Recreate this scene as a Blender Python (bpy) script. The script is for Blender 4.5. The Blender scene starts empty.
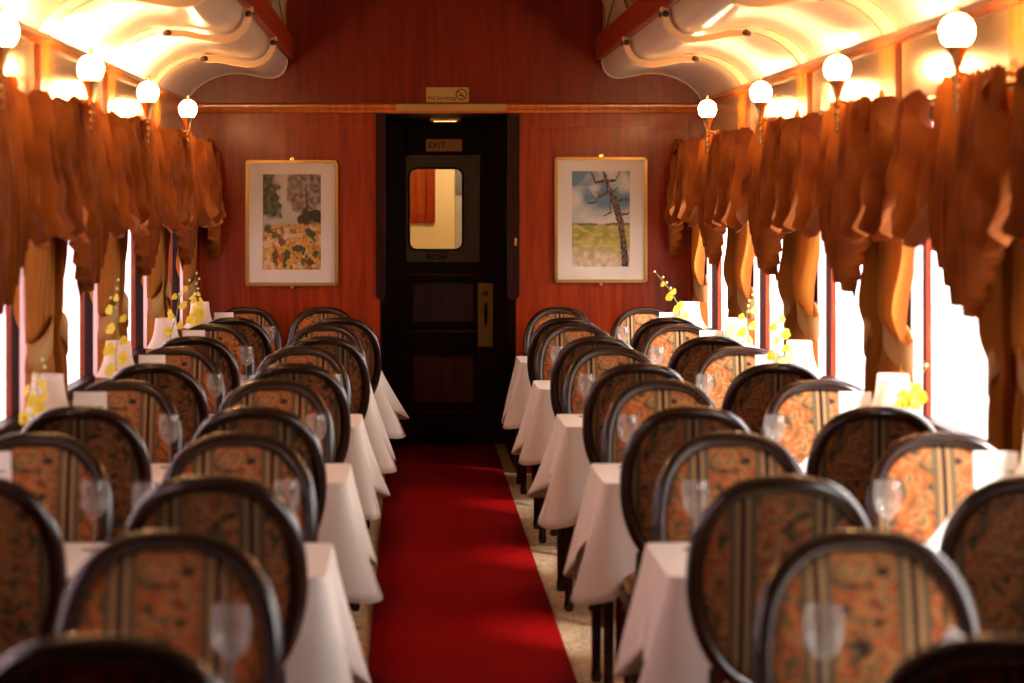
import bpy, bmesh, math, random
from math import sin, cos, pi, sqrt, exp, atan2
from mathutils import Vector, Matrix, noise
random.seed(7)
S = bpy.context.scene
C = S.collection

# ------------------------------------------------------------------ camera
cd = bpy.data.cameras.new('camera'); cam = bpy.data.objects.new('camera', cd); C.objects.link(cam)
CX, CZ, F = -0.2125, 1.67, 2130.0
cam.location = (CX, 0, CZ); cam.rotation_euler = (pi/2, 0, 0)
cd.sensor_width = 36; cd.lens = F/1024*36
cd.shift_x = 102/1024; cd.shift_y = -139.5/1024
cd.clip_start = 0.05; cd.clip_end = 200
cd.dof.use_dof = True; cd.dof.focus_distance = 12.8; cd.dof.aperture_fstop = 2.7
S.camera = cam
# ------------------------------------------------------------------ light
S.view_settings.view_transform = 'Standard'; S.view_settings.look = 'None'
S.view_settings.gamma = 1; S.view_settings.use_curve_mapping = False
S.view_settings.exposure = 0.0
SUN_E, SKY_R, SKY_L, GLOBE_E = 16.0, 9.5, .7, 125.0
w = bpy.data.worlds.new('sky'); S.world = w; w.use_nodes = True
nt = w.node_tree; N = nt.nodes; L = nt.links
tc = N.new('ShaderNodeTexCoord'); sx = N.new('ShaderNodeSeparateXYZ'); L.new(tc.outputs['Generated'], sx.inputs[0])
mr = N.new('ShaderNodeMapRange'); mr.inputs[1].default_value = -0.4; mr.inputs[2].default_value = 0.5
L.new(sx.outputs['X'], mr.inputs[0])
mc = N.new('ShaderNodeMix'); mc.data_type = 'RGBA'; L.new(mr.outputs[0], mc.inputs[0])
mc.inputs[6].default_value = (0.93*SKY_L, 0.80*SKY_L, 0.86*SKY_L, 1)
mc.inputs[7].default_value = (1.0*SKY_R, 0.93*SKY_R, 0.88*SKY_R, 1)
bgn = N['Background']; L.new(mc.outputs[2], bgn.inputs[0]); bgn.inputs[1].default_value = 1
sd = bpy.data.lights.new('sun', 'SUN'); sun = bpy.data.objects.new('sun', sd); C.objects.link(sun)
sd.energy = SUN_E; sd.angle = 0.25; sd.color = (1, .93, .84)
sun.rotation_euler = Vector((-0.50, 0.42, -0.75)).to_track_quat('-Z', 'Y').to_euler()

# ------------------------------------------------------------------ materials
def mat(name, color=(.8,.8,.8), rough=.5, metal=0, coat=0, emis=None, es=0, trans=0, spec=.5, sheen=0):
    m = bpy.data.materials.new(name); m.use_nodes = True
    b = m.node_tree.nodes['Principled BSDF']
    b.inputs['Base Color'].default_value = (*color, 1); b.inputs['Roughness'].default_value = rough
    b.inputs['Metallic'].default_value = metal; b.inputs['Coat Weight'].default_value = coat
    b.inputs['Coat Roughness'].default_value = .12; b.inputs['Specular IOR Level'].default_value = spec
    b.inputs['Sheen Weight'].default_value = sheen
    if emis: b.inputs['Emission Color'].default_value = (*emis, 1); b.inputs['Emission Strength'].default_value = es
    if trans:
        t = m.node_tree; mix = t.nodes.new('ShaderNodeMixShader'); tr = t.nodes.new('ShaderNodeBsdfTranslucent')
        tr.inputs[0].default_value = (*color, 1); mix.inputs[0].default_value = trans
        t.links.new(b.outputs[0], mix.inputs[1]); t.links.new(tr.outputs[0], mix.inputs[2])
        t.links.new(mix.outputs[0], t.nodes['Material Output'].inputs[0])
    return m
def nodes(m): return m.node_tree, m.node_tree.nodes, m.node_tree.links, m.node_tree.nodes['Principled BSDF']
def ramp(N, stops, interp='LINEAR'):
    r = N.new('ShaderNodeValToRGB'); e = r.color_ramp.elements; r.color_ramp.interpolation = interp
    while len(e) > 1: e.remove(e[-1])
    e[0].position = stops[0][0]; e[0].color = (*stops[0][1], 1)
    for p, c in stops[1:]:
        x = e.new(p); x.color = (*c, 1)
    return r
def wood(name, c1, c2, rough=.3, coat=.5, scale=(30, 30, 2.2), bump=.03):
    m = mat(name, c1, rough, coat=coat); t, N, L, b = nodes(m)
    tc = N.new('ShaderNodeTexCoord'); mp = N.new('ShaderNodeMapping'); mp.inputs['Scale'].default_value = scale
    L.new(tc.outputs['Object'], mp.inputs[0])
    n = N.new('ShaderNodeTexNoise'); n.inputs['Scale'].default_value = 1; n.inputs['Detail'].default_value = 6; n.inputs['Distortion'].default_value = .6
    L.new(mp.outputs[0], n.inputs[0]); r = ramp(N, [(.3, c1), (.72, c2)]); L.new(n.outputs[0], r.inputs[0]); L.new(r.outputs[0], b.inputs['Base Color'])
    if bump:
        bp = N.new('ShaderNodeBump'); bp.inputs['Strength'].default_value = bump; L.new(n.outputs[0], bp.inputs['Height']); L.new(bp.outputs[0], b.inputs['Normal'])
    return m
M = {}
M['mahogany'] = wood('mahogany', (.20, .012, .001), (.36, .040, .003), .33, .04)
M['mahogany'].node_tree.nodes['Principled BSDF'].inputs['Specular IOR Level'].default_value = .25
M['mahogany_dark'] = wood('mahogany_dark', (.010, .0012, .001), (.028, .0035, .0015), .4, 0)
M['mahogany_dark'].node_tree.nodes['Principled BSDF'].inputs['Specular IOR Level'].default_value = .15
M['mahogany_red'] = wood('deep_red_mahogany', (.12, .004, .0006), (.21, .014, .001), .33, .04)  # mahogany darkened to carry the beam's shade on the upper wall
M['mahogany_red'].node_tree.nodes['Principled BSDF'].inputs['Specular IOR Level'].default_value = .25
M['door_rail'] = wood('door_rail', (.05, .005, .002), (.11, .012, .004), .25, .3)
M['pilaster_dark'] = wood('pilaster_dark', (.24, .028, .003), (.40, .075, .008), .25, .3)
M['pilaster'] = wood('pilaster_wood', (.45, .10, .012), (.62, .18, .03), .25, .4)  # same wood as the pilasters, lamplight put into its orange colour
M['walnut'] = wood('walnut', (.007, .0025, .002), (.025, .007, .004), .22, .2, (20, 20, 20), 0)
M['cream'] = mat('cream_enamel', (.74, .60, .44), .30, coat=.35)
M['strap'] = mat('peach_enamel', (.90, .62, .36), .35)
M['gloss_panel'] = mat('gloss_panel', (.66, .44, .22), .2, metal=.35, coat=.4)
M['clerestory'] = mat('clerestory_cream', (.50, .38, .22), .4)
M['brass'] = mat('brass', (.80, .50, .18), .25, metal=1)
M['brass_sign'] = mat('brushed_brass_sign', (.90, .48, .12), .5, metal=.25)
M['brass_dull'] = mat('brass_dull', (.42, .26, .09), .5, metal=.8)
M['iron'] = mat('dark_bronze', (.10, .045, .02), .4, metal=.6)
M['gilt'] = mat('gilt_frame', (.46, .27, .085), .35, metal=.7)
M['globe'] = mat('lit_globe', (1, .9, .75), .3, emis=(1, .56, .22), es=GLOBE_E)
M['velvet'] = mat('gold_brown_velvet', (.45, .15, .02), .65, spec=.25, trans=.06)
M['drape'] = mat('gold_drape', (.60, .24, .02), .7, trans=.45)
M['band'] = mat('tieback_band', (.62, .34, .12), .7, trans=.3)
M['sheer'] = mat('pink_sheer', (.80, .58, .58), .9, trans=.6)
M['linen'] = mat('white_linen', (.80, .74, .70), .85)
M['shade'] = mat('white_lampshade', (.92, .84, .76), .8, trans=.6)
M['napkin'] = mat('white_napkin', (.85, .82, .8), .85)
M['card'] = mat('white_card', (.85, .80, .74), .6)
M['card_print'] = mat('card_print', (.62, .22, .10), .6)
M['card_green'] = mat('card_green', (.24, .28, .10), .6)
M['stem'] = mat('green_stem', (.22, .30, .05), .5)
M['petal'] = mat('yellow_petal', (.85, .68, .06), .5, trans=.35)
M['bud'] = mat('pale_bud', (.85, .78, .35), .5, trans=.3)
M['pvase'] = mat('glazed_vase', (.75, .70, .62), .3, coat=.3)
M['frame_metal'] = mat('steel_plate', (.15, .13, .11), .45, metal=.5)
M['rubber'] = mat('black_gasket', (.01, .01, .01), .5)
M['far_cream'] = mat('vestibule_cream', (.80, .62, .34), .6)
M['black_plate'] = mat('black_plate', (.008, .008, .008), .4)
M['ink'] = mat('engraved_ink', (.008, .003, .002), .8, spec=.1)
M['mount'] = mat('picture_mount', (.80, .70, .62), .7)
M['station'] = mat('mauve_station_wall', (.50, .36, .40), .9)
M['ground'] = mat('pale_ground', (.45, .42, .40), .9)
M['lampdisc'] = mat('lit_diffuser', (1, .8, .6), .4, emis=(1, .6, .3), es=1.2)
# velvet colour variation
t, N, L, b = nodes(M['velvet'])
n = N.new('ShaderNodeTexNoise'); n.inputs['Scale'].default_value = 6; tc = N.new('ShaderNodeTexCoord'); L.new(tc.outputs['Object'], n.inputs[0])
r = ramp(N, [(.3, (.19, .034, .002)), (.7, (.42, .115, .008))]); L.new(n.outputs[0], r.inputs[0]); L.new(r.outputs[0], b.inputs['Base Color'])
# carpets
M['red_carpet'] = mat('red_carpet', (.22, .004, .005), .95, spec=.05); t, N, L, b = nodes(M['red_carpet'])
tc = N.new('ShaderNodeTexCoord'); n = N.new('ShaderNodeTexNoise'); n.inputs['Scale'].default_value = 160; n.inputs['Detail'].default_value = 3
L.new(tc.outputs['Object'], n.inputs[0]); r = ramp(N, [(.3, (.18, .001, .001)), (.7, (.36, .003, .004))]); L.new(n.outputs[0], r.inputs[0]); L.new(r.outputs[0], b.inputs['Base Color'])
bp = N.new('ShaderNodeBump'); bp.inputs['Strength'].default_value = .3; bp.inputs['Distance'].default_value = .004; L.new(n.outputs[0], bp.inputs['Height']); L.new(bp.outputs[0], b.inputs['Normal'])
M['beige_carpet'] = mat('patterned_beige_carpet', (.5, .4, .3), .95); t, N, L, b = nodes(M['beige_carpet'])
tc = N.new('ShaderNodeTexCoord'); mp = N.new('ShaderNodeMapping'); mp.inputs['Scale'].default_value = (9, 5, 1); L.new(tc.outputs['Object'], mp.inputs[0])
n = N.new('ShaderNodeTexNoise'); n.inputs['Scale'].default_value = 1.3; n.inputs['Distortion'].default_value = 2.5; n.inputs['Detail'].default_value = 4; L.new(mp.outputs[0], n.inputs[0])
r = ramp(N, [(.3, (.22, .12, .06)), (.42, (.44, .31, .19)), (.5, (.56, .43, .28)), (.58, (.36, .24, .14)), (.7, (.55, .42, .28))]); L.new(n.outputs[0], r.inputs[0]); L.new(r.outputs[0], b.inputs['Base Color'])
# tapestry: vertical dark line + tan braid stripes + floral panel, period .187 m
def tapestry(name, val, sat=1):
    m = mat(name, (.4, .2, .08), .75, spec=.2); M[name] = m; t, N, L, b = nodes(m)
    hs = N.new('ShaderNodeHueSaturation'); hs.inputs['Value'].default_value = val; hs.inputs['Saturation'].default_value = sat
    tc = N.new('ShaderNodeTexCoord'); sp = N.new('ShaderNodeSeparateXYZ'); L.new(tc.outputs['Object'], sp.inputs[0])
    oi = N.new('ShaderNodeObjectInfo'); md = N.new('ShaderNodeMath'); md.operation = 'MULTIPLY_ADD'; md.inputs[1].default_value = 1/.187; L.new(sp.outputs['X'], md.inputs[0])
    sn = N.new('ShaderNodeMath'); sn.operation = 'SNAP'; sn.inputs[1].default_value = .5; L.new(oi.outputs['Random'], sn.inputs[0])
    ad = N.new('ShaderNodeMath'); ad.operation = 'ADD'; ad.inputs[1].default_value = 10.0; L.new(sn.outputs[0], ad.inputs[0]); L.new(ad.outputs[0], md.inputs[2])
    fr = N.new('ShaderNodeMath'); fr.operation = 'FRACT'; L.new(md.outputs[0], fr.inputs[0])
    dk, tan, grn, ltan = (.020, .003, .002), (.24, .13, .055), (.055, .055, .025), (.34, .19, .08)
    st = ramp(N, [(0, dk), (.035, ltan), (.075, tan), (.10, grn), (.135, tan), (.155, dk), (.17, (0, 0, 0)), (.83, dk), (.845, tan), (.865, grn), (.90, tan), (.925, ltan), (.965, dk)], 'CONSTANT')
    L.new(fr.outputs[0], st.inputs[0])
    vo = N.new('ShaderNodeTexNoise'); vo.inputs['Scale'].default_value = 17; vo.inputs['Detail'].default_value = 4; vo.inputs['Distortion'].default_value = 1.6; L.new(tc.outputs['Object'], vo.inputs[0])
    fl = ramp(N, [(.34, (.03, .008, .005)), (.40, (.09, .08, .03)), (.45, (.20, .04, .010)), (.50, (.34, .085, .016)), (.555, (.30, .15, .05)), (.60, (.075, .075, .032)), (.64, (.26, .06, .014)), (.72, (.05, .02, .01))]); L.new(vo.outputs[0], fl.inputs[0])
    gt = N.new('ShaderNodeMath'); gt.operation = 'COMPARE'; gt.inputs[1].default_value = .5; gt.inputs[2].default_value = .335; L.new(fr.outputs[0], gt.inputs[0])
    br = N.new('ShaderNodeTexWave'); br.bands_direction = 'Z'; br.inputs['Scale'].default_value = 28; br.inputs['Distortion'].default_value = 2; L.new(tc.outputs['Object'], br.inputs[0])
    mm = N.new('ShaderNodeMix'); mm.data_type = 'RGBA'; mm.blend_type = 'MULTIPLY'; mm.inputs[0].default_value = .45; L.new(st.outputs[0], mm.inputs[6]); L.new(br.outputs[0], mm.inputs[7])
    mx = N.new('ShaderNodeMix'); mx.data_type = 'RGBA'; L.new(gt.outputs[0], mx.inputs[0]); L.new(mm.outputs[2], mx.inputs[6]); L.new(fl.outputs[0], mx.inputs[7]); L.new(mx.outputs[2], hs.inputs['Color']); L.new(hs.outputs[0], b.inputs['Base Color'])
tapestry('tapestry', 1.15)
tapestry('tapestry_rear', .62)  # same fabric darkened: shade put into the colour of the chair-back rears
# thin clear glass
def clear_glass(name, tint, f0, milk=0):
    m = bpy.data.materials.new(name); m.use_nodes = True; t = m.node_tree; N = t.nodes; L = t.links; N.remove(N['Principled BSDF'])
    lw0 = N.new('ShaderNodeLayerWeight'); lw0.inputs[0].default_value = .5; pw = N.new('ShaderNodeMath'); pw.operation = 'POWER'; pw.inputs[1].default_value = 4
    L.new(lw0.outputs['Facing'], pw.inputs[0]); lw = N.new('ShaderNodeMath'); lw.operation = 'MULTIPLY_ADD'; lw.inputs[1].default_value = f0; lw.inputs[2].default_value = .03; L.new(pw.outputs[0], lw.inputs[0]); tr = N.new('ShaderNodeBsdfTransparent'); tr.inputs[0].default_value = (*tint, 1)
    g = N.new('ShaderNodeBsdfGlossy'); g.inputs['Roughness'].default_value = .03; mx = N.new('ShaderNodeMixShader')
    L.new(lw.outputs[0], mx.inputs[0]); L.new(tr.outputs[0], mx.inputs[1]); L.new(g.outputs[0], mx.inputs[2]); out = mx.outputs[0]
    if milk:
        df = N.new('ShaderNodeBsdfTranslucent'); d2 = N.new('ShaderNodeBsdfDiffuse'); a = N.new('ShaderNodeMixShader'); b2 = N.new('ShaderNodeMixShader'); b2.inputs[0].default_value = milk
        L.new(df.outputs[0], a.inputs[1]); L.new(d2.outputs[0], a.inputs[2]); L.new(out, b2.inputs[1]); L.new(a.outputs[0], b2.inputs[2]); out = b2.outputs[0]
    L.new(out, N['Material Output'].inputs[0]); return m
M['pane'] = clear_glass('window_glass', (.98, .98, .98), .25)
M['glass'] = clear_glass('wine_glass', (.94, .94, .94), .7, .07)
m = bpy.data.materials.new('painting_colours'); m.use_nodes = True
at = m.node_tree.nodes.new('ShaderNodeVertexColor'); at.layer_name = 'paint'; m.node_tree.links.new(at.outputs[0], m.node_tree.nodes['Principled BSDF'].inputs['Base Color'])
m.node_tree.nodes['Principled BSDF'].inputs['Roughness'].default_value = .3; m.node_tree.nodes['Principled BSDF'].inputs['Coat Weight'].default_value = .4
M['painting'] = m

# ------------------------------------------------------------------ helpers
def obj(name, bm, m, parent=None, loc=None, smooth=True, sub=0):
    me = bpy.data.meshes.new(name); bmesh.ops.recalc_face_normals(bm, faces=bm.faces); bm.to_mesh(me); bm.free()
    me.materials.append(M[m])
    if smooth:
        for p in me.polygons: p.use_smooth = True
        me.set_sharp_from_angle(angle=math.radians(38))
    o = bpy.data.objects.new(name, me); C.objects.link(o)
    if parent: o.parent = parent
    if loc: o.location = loc
    if sub:
        s = o.modifiers.new('s', 'SUBSURF'); s.levels = s.render_levels = sub
    return o
def tag(o, label, cat, group=None):
    o['label'] = label; o['category'] = cat
    if group: o['group'] = group
    return o
def thing(name, label, cat, loc=(0, 0, 0), rz=0, group=None):
    o = bpy.data.objects.new(name, None); C.objects.link(o); o.location = loc; o.rotation_euler = (0, 0, rz); o.empty_display_size = .1
    return tag(o, label, cat, group)
def struct(name, bm, m, **k):
    o = obj(name, bm, m, **k); o['kind'] = 'structure'; return o
def copy_tree(o, parent=None):
    c = o.copy(); C.objects.link(c); c.parent = parent
    for ch in list(o.children): copy_tree(ch, c)
    return c
def box(bm, x0, x1, y0, y1, z0, z1, bev=0):
    g = bmesh.ops.create_cube(bm, size=1)
    vs = g['verts']
    for v in vs: v.co = Vector(((x0+x1)/2 + v.co.x*(x1-x0), (y0+y1)/2 + v.co.y*(y1-y0), (z0+z1)/2 + v.co.z*(z1-z0)))
    if bev:
        es = {e for v in vs for e in v.link_edges}
        bmesh.ops.bevel(bm, geom=list(es), offset=bev, segments=2, affect='EDGES', clamp_overlap=True)
def B(*a, bev=0):
    bm = bmesh.new(); box(bm, *a, bev=bev); return bm
def lathe(bm, prof, c=(0, 0, 0), n=24, axis='Z'):
    rings = []
    for r, z in prof:
        ring = []
        for i in range(n):
            a = 2*pi*i/n
            p = Vector((r*cos(a), r*sin(a), z))
            if axis == 'X': p = Vector((p.z, p.x, p.y))
            if axis == 'Y': p = Vector((p.x, p.z, p.y))
            ring.append(bm.verts.new(p + Vector(c)))
        rings.append(ring)
    for a, b2 in zip(rings, rings[1:]):
        for i in range(n): bm.faces.new((a[i], a[(i+1) % n], b2[(i+1) % n], b2[i]))
    if prof[0][0] > 1e-4: bm.faces.new(list(reversed(rings[0])))
    if prof[-1][0] > 1e-4: bm.faces.new(rings[-1])
    bmesh.ops.remove_doubles(bm, verts=bm.verts, dist=1e-6)
def sweep(bm, pts, ra, rb=None, up=Vector((0, 1, 0)), n=10, closed=False, cap=True):
    """tube along pts; ra across (in plane perpendicular to up), rb along up; may be lists"""
    rb = rb or ra; P = [Vector(p) for p in pts]; K = len(P); rings = []
    for i, p in enumerate(P):
        a, c = (P[(i-1) % K], P[(i+1) % K]) if closed else (P[max(i-1, 0)], P[min(i+1, K-1)])
        tg = (c-a).normalized(); s = tg.cross(up)
        s = s.normalized() if s.length > 1e-4 else Vector((1, 0, 0)); u = s.cross(tg).normalized()
        A = ra[i] if isinstance(ra, (list, tuple)) else ra; Bq = rb[i] if isinstance(rb, (list, tuple)) else rb
        rings.append([bm.verts.new(p + s*A*cos(2*pi*j/n) + u*Bq*sin(2*pi*j/n)) for j in range(n)])
    for i in range(K if closed else K-1):
        a, c = rings[i], rings[(i+1) % K]
        for j in range(n): bm.faces.new((a[j], a[(j+1) % n], c[(j+1) % n], c[j]))
    if not closed and cap: bm.faces.new(rings[0]); bm.faces.new(rings[-1])
def grid(bm, nu, nv, fn, closed_u=False):
    vs = [[bm.verts.new(fn(i/(nu if closed_u else nu-1), j/(nv-1))) for j in range(nv)] for i in range(nu)]
    for i in range(nu if closed_u else nu-1):
        for j in range(nv-1): bm.faces.new((vs[i][j], vs[(i+1) % nu][j], vs[(i+1) % nu][j+1], vs[i][j+1]))
    return vs
def solid(o, t, off=0):
    s = o.modifiers.new('t', 'SOLIDIFY'); s.thickness = t; s.offset = off; return o
ORD = {1: 'nearest', 2: 'second nearest', 3: 'third nearest', 4: 'fourth nearest', 5: 'fifth nearest', 6: 'sixth nearest'}

# ------------------------------------------------------------------ layout (x across the car, y along it)
YB, YN = 13.12, -2.5           # end wall, wall behind the viewer
WX = 1.60                      # side walls
P0 = 1.735
ATOP = [4.09 + P0*i for i in range(6)]
BTOP = [3.09, 4.90, 6.56, 8.32, 9.99, 11.62]
TY = [a - .37 for a in ATOP]
LY = [4.465 + P0*i for i in range(-3, 5)]            # pilaster / sconce positions
WY = [LY[i] + P0/2 for i in range(2, len(LY))]          # window centres
OL, OR, OT, YD = -.397, .440, 2.225, 14.72           # doorway

# ------------------------------------------------------------------ floor
struct('floor', B(-WX, WX, YN, 15.6, -.05, 0), 'beige_carpet', smooth=False)
bm = bmesh.new(); grid(bm, 5, 80, lambda u, v: Vector((-.362 + .725*u, YN + .1 + (YD - .15 - YN - .1)*v, .012)))
o = obj('carpet_runner', bm, 'red_carpet'); solid(o, .011, 0); tag(o, 'long deep red carpet runner down the middle of the aisle', 'carpet')
g = struct('ground', B(-40, 40, -40, 60, -1.25, -1.15), 'ground', smooth=False); g['kind'] = 'structure'

bm = bmesh.new(); box(bm, -5.2, -5.0, -20, 40, -1.2, 4.2); struct('wall_outside', bm, 'station', smooth=False)  # wall added to block sky and ground light at the left windows
# ------------------------------------------------------------------ end wall (with doorway and alcove)
bm = bmesh.new()
box(bm, -WX, OL, YB, YB+.1, 0, OT); box(bm, OR, WX, YB, YB+.1, 0, OT)
box(bm, -WX, WX, YB, YB+.1, OT, 2.25)
struct('wall_back', bm, 'mahogany', smooth=False)
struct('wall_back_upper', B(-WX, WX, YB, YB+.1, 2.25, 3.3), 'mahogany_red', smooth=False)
bm = bmesh.new()                       # moulding across the wall
prof = [(0, 2.215), (-.022, 2.22), (-.03, 2.235), (-.022, 2.245), (-.034, 2.255), (-.034, 2.268), (-.012, 2.275), (0, 2.28)]
vs = [[bm.verts.new((x, YB + a, z)) for a, z in prof] for x in (-1.59, 1.59)]
for i in range(len(prof)-1): bm.faces.new((vs[0][i], vs[1][i], vs[1][i+1], vs[0][i+1]))
struct('trim_1', bm, 'pilaster')
bm = bmesh.new(); box(bm, -.30, .38, YB-.045, YB-.03, 2.232, 2.272, bev=.004)
struct('trim_2', bm, 'brass_dull')
bm = bmesh.new()                       # panel seams of the upper wall and stiles of the lower
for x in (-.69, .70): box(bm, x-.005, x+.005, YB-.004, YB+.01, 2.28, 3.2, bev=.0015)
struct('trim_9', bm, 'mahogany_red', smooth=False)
bm = bmesh.new()
for x0, x1 in ((-1.59, -1.50), (-.49, OL), (OR, .53), (1.50, 1.59)): box(bm, x0, x1, YB-.012, YB+.01, 0, 2.215, bev=.004)
for x0, x1 in ((-1.50, -.49), (.53, 1.50)):
    box(bm, x0, x1, YB-.012, YB+.01, 2.13, 2.215, bev=.004); box(bm, x0, x1, YB-.012, YB+.01, 0, .25, bev=.004)
struct('trim_3', bm, 'mahogany', smooth=False)
bm = bmesh.new()                       # alcove behind the doorway
box(bm, OL-.06, OL, YB+.1, YD+.05, 0, OT); box(bm, OR, OR+.06, YB+.1, YD+.05, 0, OT)
box(bm, OL-.06, OR+.06, YB+.1, YD+.05, OT, OT+.06)
struct('wall_alcove', bm, 'mahogany_dark', smooth=False)
for k, (x0, x1) in enumerate(((OL-.025, OL+.035), (OR-.055, OR+.02))):   # hanging door-pocket boards with rounded feet
    bm = bmesh.new(); zb = 1.10; hw = (x1-x0)/2; cx = (x0+x1)/2
    out = [(x0, 2.21)] + [(cx + hw*max(-1, min(1, 1.0*cos(pi + pi*j/10))), zb - .03*sin(pi*j/10)) for j in range(11)] + [(x1, 2.21)]
    f = bm.faces.new([bm.verts.new((x, YB-.04, z)) for x, z in out]); r = bmesh.ops.extrude_face_region(bm, geom=[f])
    for v in r['geom']:
        if isinstance(v, bmesh.types.BMVert): v.co.y += .05
    struct('trim_%d' % (4+k), bm, 'mahogany_dark')
tag(obj('door_latch', B(OR-.012, OR+.004, YB-.052, YB-.038, 1.40, 1.45, bev=.003), 'brass'), 'small brass latch plate on the right jamb of the dark doorway', 'latch')
# door leaf
dr = bpy.data.objects.new('door_1', None); C.objects.link(dr); dr['kind'] = 'structure'
bm = bmesh.new(); D0, D1 = YD, YD+.045
wx0, wx1, wz0, wz1 = -.219, .153, 1.34, 1.904
px0, px1, pz0, pz1 = -.24, .277, 1.256, 1.994
box(bm, OL, px0+.012, D0, D1, 0, OT); box(bm, px1-.014, OR, D0, D1, 0, OT); box(bm, px0, px1, D0, D1, pz1-.012, OT)
box(bm, px0, px1, D0, D1, 1.17, pz0)
box(bm, px0, px1, D0+.018, D1, 0, 1.17)
box(bm, px0, px1, D0, D1, .66, .78); box(bm, px0, px1, D0, D1, 0, .22)
o = obj('door_panel', bm, 'mahogany_dark', dr, smooth=False)
bm = bmesh.new()
for z in (1.172, .782, .222): box(bm, px0, px1, D0-.008, D0+.004, z-.01, z+.004, bev=.003)
for z0, z1 in ((.79, 1.16), (.235, .65)):
    box(bm, px0+.05, px1-.05, D0+.006, D0+.02, z0+.05, z1-.05, bev=.005)
obj('door_moulding', bm, 'door_rail', dr)
def rrect(x0, x1, z0, z1, r, y, n=6):
    pts = []
    for cx, cz, a0 in ((x1-r, z1-r, 0), (x0+r, z1-r, pi/2), (x0+r, z0+r, pi), (x1-r, z0+r, 3*pi/2)):
        for j in range(n+1):
            a = a0 + pi/2*j/n; pts.append((cx + r*cos(a), y, cz + r*sin(a)))
    return pts
bm = bmesh.new()                       # steel plate with rounded window hole
inn = rrect(wx0, wx1, wz0, wz1, .055, D0-.004); cx, cz = (wx0+wx1)/2, (wz0+wz1)/2
def to_rect(p):
    dx, dz = p[0]-cx, p[2]-cz
    k = min(((px1-cx) if dx > 0 else (px0-cx))/dx if abs(dx) > 1e-6 else 9, ((pz1-cz) if dz > 0 else (pz0-cz))/dz if abs(dz) > 1e-6 else 9)
    return (cx+dx*k, D0-.004, cz+dz*k)
outp = [to_rect(p) for p in inn]
corners = [(px1, pz1), (px0, pz1), (px0, pz0), (px1, pz0)]
for q, (X, Z) in enumerate(corners): outp[q*7+3] = (X, D0-.004, Z)
vi = [bm.verts.new(p) for p in inn]; vo_ = [bm.verts.new(p) for p in outp]
for i in range(len(vi)): bm.faces.new((vi[i], vi[(i+1) % len(vi)], vo_[(i+1) % len(vi)], vo_[i]))
o = obj('window_plate', bm, 'frame_metal', dr, smooth=False); solid(o, .006, 0)
bm = bmesh.new(); sweep(bm, rrect(wx0, wx1, wz0, wz1, .055, D0-.006), .008, .010, closed=True, n=8); obj('window_gasket', bm, 'rubber', dr)
bm = bmesh.new(); bm.faces.new([bm.verts.new(p) for p in rrect(wx0, wx1, wz0, wz1, .055, D0+.006)]); o = obj('window_pane', bm, 'pane', dr); solid(o, .005)
hp = obj('lock_plate', B(.256, .360, D0-.010, D0, .67, 1.11, bev=.004), 'brass_dull', dr)
bm = bmesh.new(); sweep(bm, [(.308, D0-.012, .98), (.308, D0-.045, .965), (.306, D0-.055, .92), (.308, D0-.05, .87), (.308, D0-.035, .835), (.308, D0-.012, .82)], [.008, .010, .013, .010, .008, .008], up=Vector((1, 0, 0)), n=8)
obj('pull_handle', bm, 'brass', hp)
bm = bmesh.new(); lathe(bm, [(.018, 0), (.018, -.008), (.008, -.012), (.008, -.02)], (.308, D0-.010, 1.04), 14, 'Y'); obj('key_cylinder', bm, 'brass', hp)
def text(body, size, m, loc, parent, name='lettering', ext=.0008):
    cu = bpy.data.curves.new(name, 'FONT'); cu.body = body; cu.size = size; cu.extrude = ext; cu.align_x = 'CENTER'; cu.align_y = 'CENTER'
    o = bpy.data.objects.new(name, cu); C.objects.link(o); cu.materials.append(M[m]); o.location = loc; o.rotation_euler = (pi/2, 0, 0)
    me = bpy.data.meshes.new_from_object(o.evaluated_get(bpy.context.evaluated_depsgraph_get())) if False else None
    bpy.context.view_layer.update(); dg = bpy.context.evaluated_depsgraph_get(); me = bpy.data.meshes.new_from_object(o.evaluated_get(dg))
    q = bpy.data.objects.new(name, me); C.objects.link(q); q.location = loc; q.rotation_euler = (pi/2, 0, 0); q['kind'] = 'thing'
    bpy.data.objects.remove(o)
    if not me.materials: me.materials.append(M[m])
    if parent: q.parent = parent
    return q
pl = thing('door_plaque', 'small black plaque with pale lettering under the door window', 'sign', (-.03, D0-.008, 1.305))
obj('plate', B(-.072, .072, -.004, .004, -.032, .026, bev=.002), 'black_plate', pl); text('Watch Your', .024, 'brass_dull', (0, -.006, .009), pl); text('Step', .024, 'brass_dull', (0, -.006, -.016), pl)
ex = thing('exit_sign', 'small brass sign reading EXIT above the dark door', 'sign', (.022, D0-.01, 2.062))
obj('plate', B(-.124, .124, -.008, .008, -.042, .042, bev=.003), 'brass_sign', ex); text('EXIT', .058, 'ink', (-.048, -.0095, -.003), ex)
ns = thing('no_smoking_sign', 'brass No Smoking sign on the wood wall above the doorway', 'sign', (.018, YB-.006, 2.33))
obj('plate', B(-.132, .132, -.006, .006, -.046, .046, bev=.002), 'brass_dull', ns); text('No Smoking', .034, 'ink', (-.035, -.0075, -.02), ns)
bm = bmesh.new(); sweep(bm, [(.085+.032*cos(a*pi/12), -.008, .002+.032*sin(a*pi/12)) for a in range(24)], .0025, closed=True, n=6)
sweep(bm, [(.064, -.008, .024), (.106, -.008, -.02)], .0025, n=6); sweep(bm, [(.07, -.008, -.004), (.098, -.008, -.004)], .003, n=6); obj('no_smoking_symbol', bm, 'ink', ns)
dl = thing('alcove_light', 'small flat lit lamp on the alcove ceiling above the door', 'lamp', (.02, 14.1, OT))
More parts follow.
